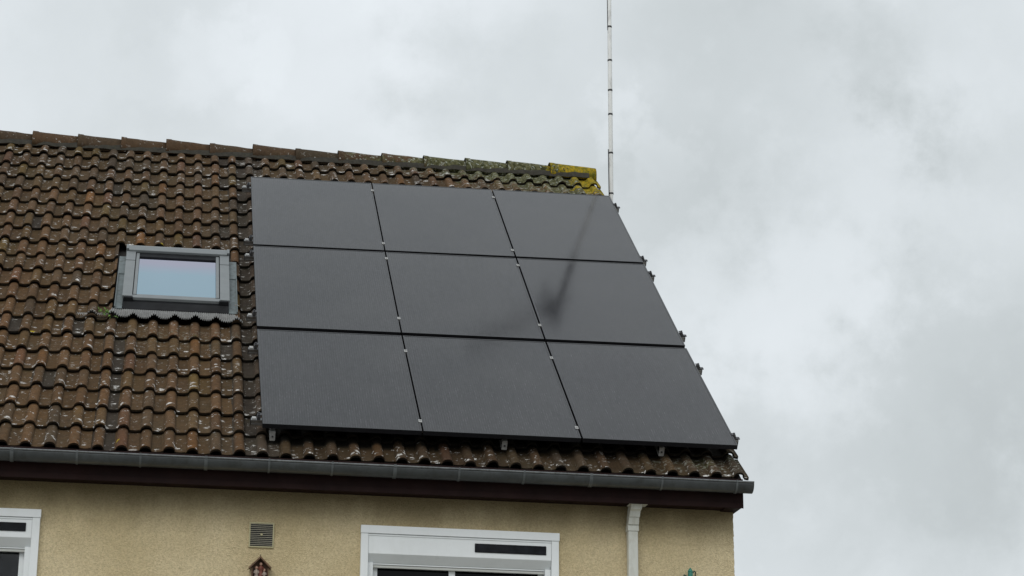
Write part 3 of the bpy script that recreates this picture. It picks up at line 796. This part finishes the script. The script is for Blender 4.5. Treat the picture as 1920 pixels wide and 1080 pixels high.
# bare tree standing across the yard, seen mirrored in the left window
M['bark']=simple('grey_bark',(.05,.045,.04),.9,0,.3,6,.01,20)
tr=empty('bare_tree',(-3.9,-27,GZ)); tag(tr,'leafless winter tree across the yard facing the house','tree')
rt_=random.Random(3); tb=MB(); kb=MB()
def grow(mb,p,d,L,r,lev):
    q=p+d*L*.5+Vector((rt_.gauss(0,.05),rt_.gauss(0,.05),0))*L; e=q+(d+Vector((0,0,.06))).normalized()*L*.5
    mb.tube([tuple(p),tuple(q),tuple(e)],[r,r*.85,r*.68],5 if lev<2 else 3,0,False)
    if lev>=6: return
    for k in range(3 if lev<5 else 3):
        a=rt_.uniform(0,6.28); t=d.orthogonal().normalized(); w=d.cross(t); nd=(d+(t*math.cos(a)+w*math.sin(a))*rt_.uniform(.45,.8)+Vector((0,0,.12))).normalized()
        grow(kb,e if k else q,nd,L*rt_.uniform(.64,.82),r*.64,lev+1)
grow(tb,Vector((0,0,-.2)),Vector((0,0,1)),4.2,.30,0)
tb.build('trunk',M['bark'],tr,fix=False); kb.build('crown',M['bark'],tr,fix=False)

# ================================================================= GROUND
gm=MB(); gm.add([(-400,-400,GZ),(400,-400,GZ),(400,400,GZ),(-400,400,GZ)],[(0,1,2,3)])  # out of view, paled to bounce light up onto the wall
tag(gm.build('ground',M['bounce_ground']),'unseen ground around the house, made pale to bounce light',None,None,'structure')

# ================================================================= SKY AND LIGHT
SUN_EL=math.radians(42); SUN_AZ=math.radians(-25)     # azimuth measured from straight behind the camera side
world=bpy.data.worlds.new('World'); sc.world=world; world.use_nodes=True
nt=world.node_tree; nt.nodes.clear(); g=G(nt)
out=g.n('ShaderNodeOutputWorld'); bg=g.n('ShaderNodeBackground'); g.l(bg.outputs[0],out.inputs[0])
sky=g.n('ShaderNodeTexSky',sky_type='NISHITA'); sky.sun_disc=False; sky.sun_elevation=SUN_EL; sky.sun_rotation=math.radians(180)+SUN_AZ
sky.air_density=2; sky.dust_density=6
D=g.vm('NORMALIZE',g.n('ShaderNodeTexCoord').outputs['Generated'])
wn=g.vm('SUBTRACT',g.noise(D,8,7,.6,out=1),(.5,.5,.5)); Dw=g.vm('ADD',D,g.vm('MULTIPLY',wn,(.032,.032,.032)))
FWv=Vector((.1543,.9457,.2867)); 
F_=4111.0
CAMM=None
yaw,pit,rol=.161811885,.290762514,.00459194
cy_,sy_=math.cos(yaw),math.sin(yaw)
fwv=Vector((sy_*math.cos(pit),cy_*math.cos(pit),math.sin(pit))); rt=Vector((cy_,-sy_,0)); up=rt.cross(fwv)
rr=math.cos(rol)*rt+math.sin(rol)*up; uu=-math.sin(rol)*rt+math.cos(rol)*up
def skydir(px,py): return (fwv+((px-960)*rr-(py-540)*uu)/F_).normalized()
val=None
# soft cloud masses at fixed directions of the sky: (position, size in degrees, strength)
clouds=[((1270,260),5.5,-.22),((850,60),5.5,.07),((1290,500),2.6,.09),((1420,560),3.6,-.08),((1820,600),4.6,-.14),((1640,300),3.6,.04),((1560,690),2.6,.04),
        ((1640,880),5.2,-.17),((1430,1035),2.0,.03),((330,250),4.0,-.05),((700,60),3.0,.03),((60,60),5,-.03),((1900,60),3.5,-.05),((900,30),4,.05),((60,180),2.5,.04)]
acc=g.mr(g.noise(Dw,10,7,.55),.25,.75,-.045,.045)
for (p,rad,s_) in clouds:
    dv=skydir(*p); dt=g.vm('DOT_PRODUCT',Dw,tuple(dv),out=1)
    acc=g.m('ADD',acc,g.mr(dt,math.cos(math.radians(rad*1.35)),math.cos(math.radians(0.0)),0,s_*.62,True))
acc=g.m('ADD',acc,g.mr(g.noise(D,2.2,4,.5),.3,.7,-.03,.03))
sep=g.n('ShaderNodeSeparateXYZ'); g.l(D,sep.inputs[0])
lum=g.m('ADD',acc,.78)
# unseen overhead sky dimmed to darken its reflection in the panels
lum=g.m('MULTIPLY',lum,g.mr(sep.outputs[2],.78,.95,1.0,.66))
tintc=g.mix(g.mr(acc,-.16,.05),(.925,1.0,1.03),(.94,1.0,1.045))
cl=g.mix(1,tintc,lum,'MULTIPLY')
skys=g.vm('MULTIPLY',sky.outputs[0],(.08,.08,.08))
fin=g.mix(.985,skys,cl)
g.l(fin,bg.inputs['Color']); bg.inputs['Strength'].default_value=1.0
sl_=bpy.data.lights.new('sun','SUN'); sl_.energy=1.0; sl_.angle=math.radians(40); sl_.color=(1,.97,.92)
so=bpy.data.objects.new('sun',sl_); C.objects.link(so)
az=SUN_AZ; sd=Vector((math.sin(az)*math.cos(SUN_EL),-math.cos(az)*math.cos(SUN_EL),math.sin(SUN_EL)))
so.rotation_euler=sd.to_track_quat('Z','Y').to_euler()
so.location=sd*30

# ================================================================= CAMERA
cam=bpy.data.cameras.new('camera'); co=bpy.data.objects.new('camera',cam); C.objects.link(co)
mt=Matrix.Identity(4)
for i in range(3): mt[i][0]=rr[i]; mt[i][1]=uu[i]; mt[i][2]=-fwv[i]
mt[0][3],mt[1][3],mt[2][3]=-.6944107,-15.1759662,-3.5023804
co.matrix_world=mt
cam.sensor_width=36; cam.lens=4.11126087*1000/1920*36; cam.clip_end=2000; cam.clip_start=.1
sc.camera=co
sc.view_settings.view_transform='Standard'; sc.view_settings.look='None'; sc.view_settings.exposure=0
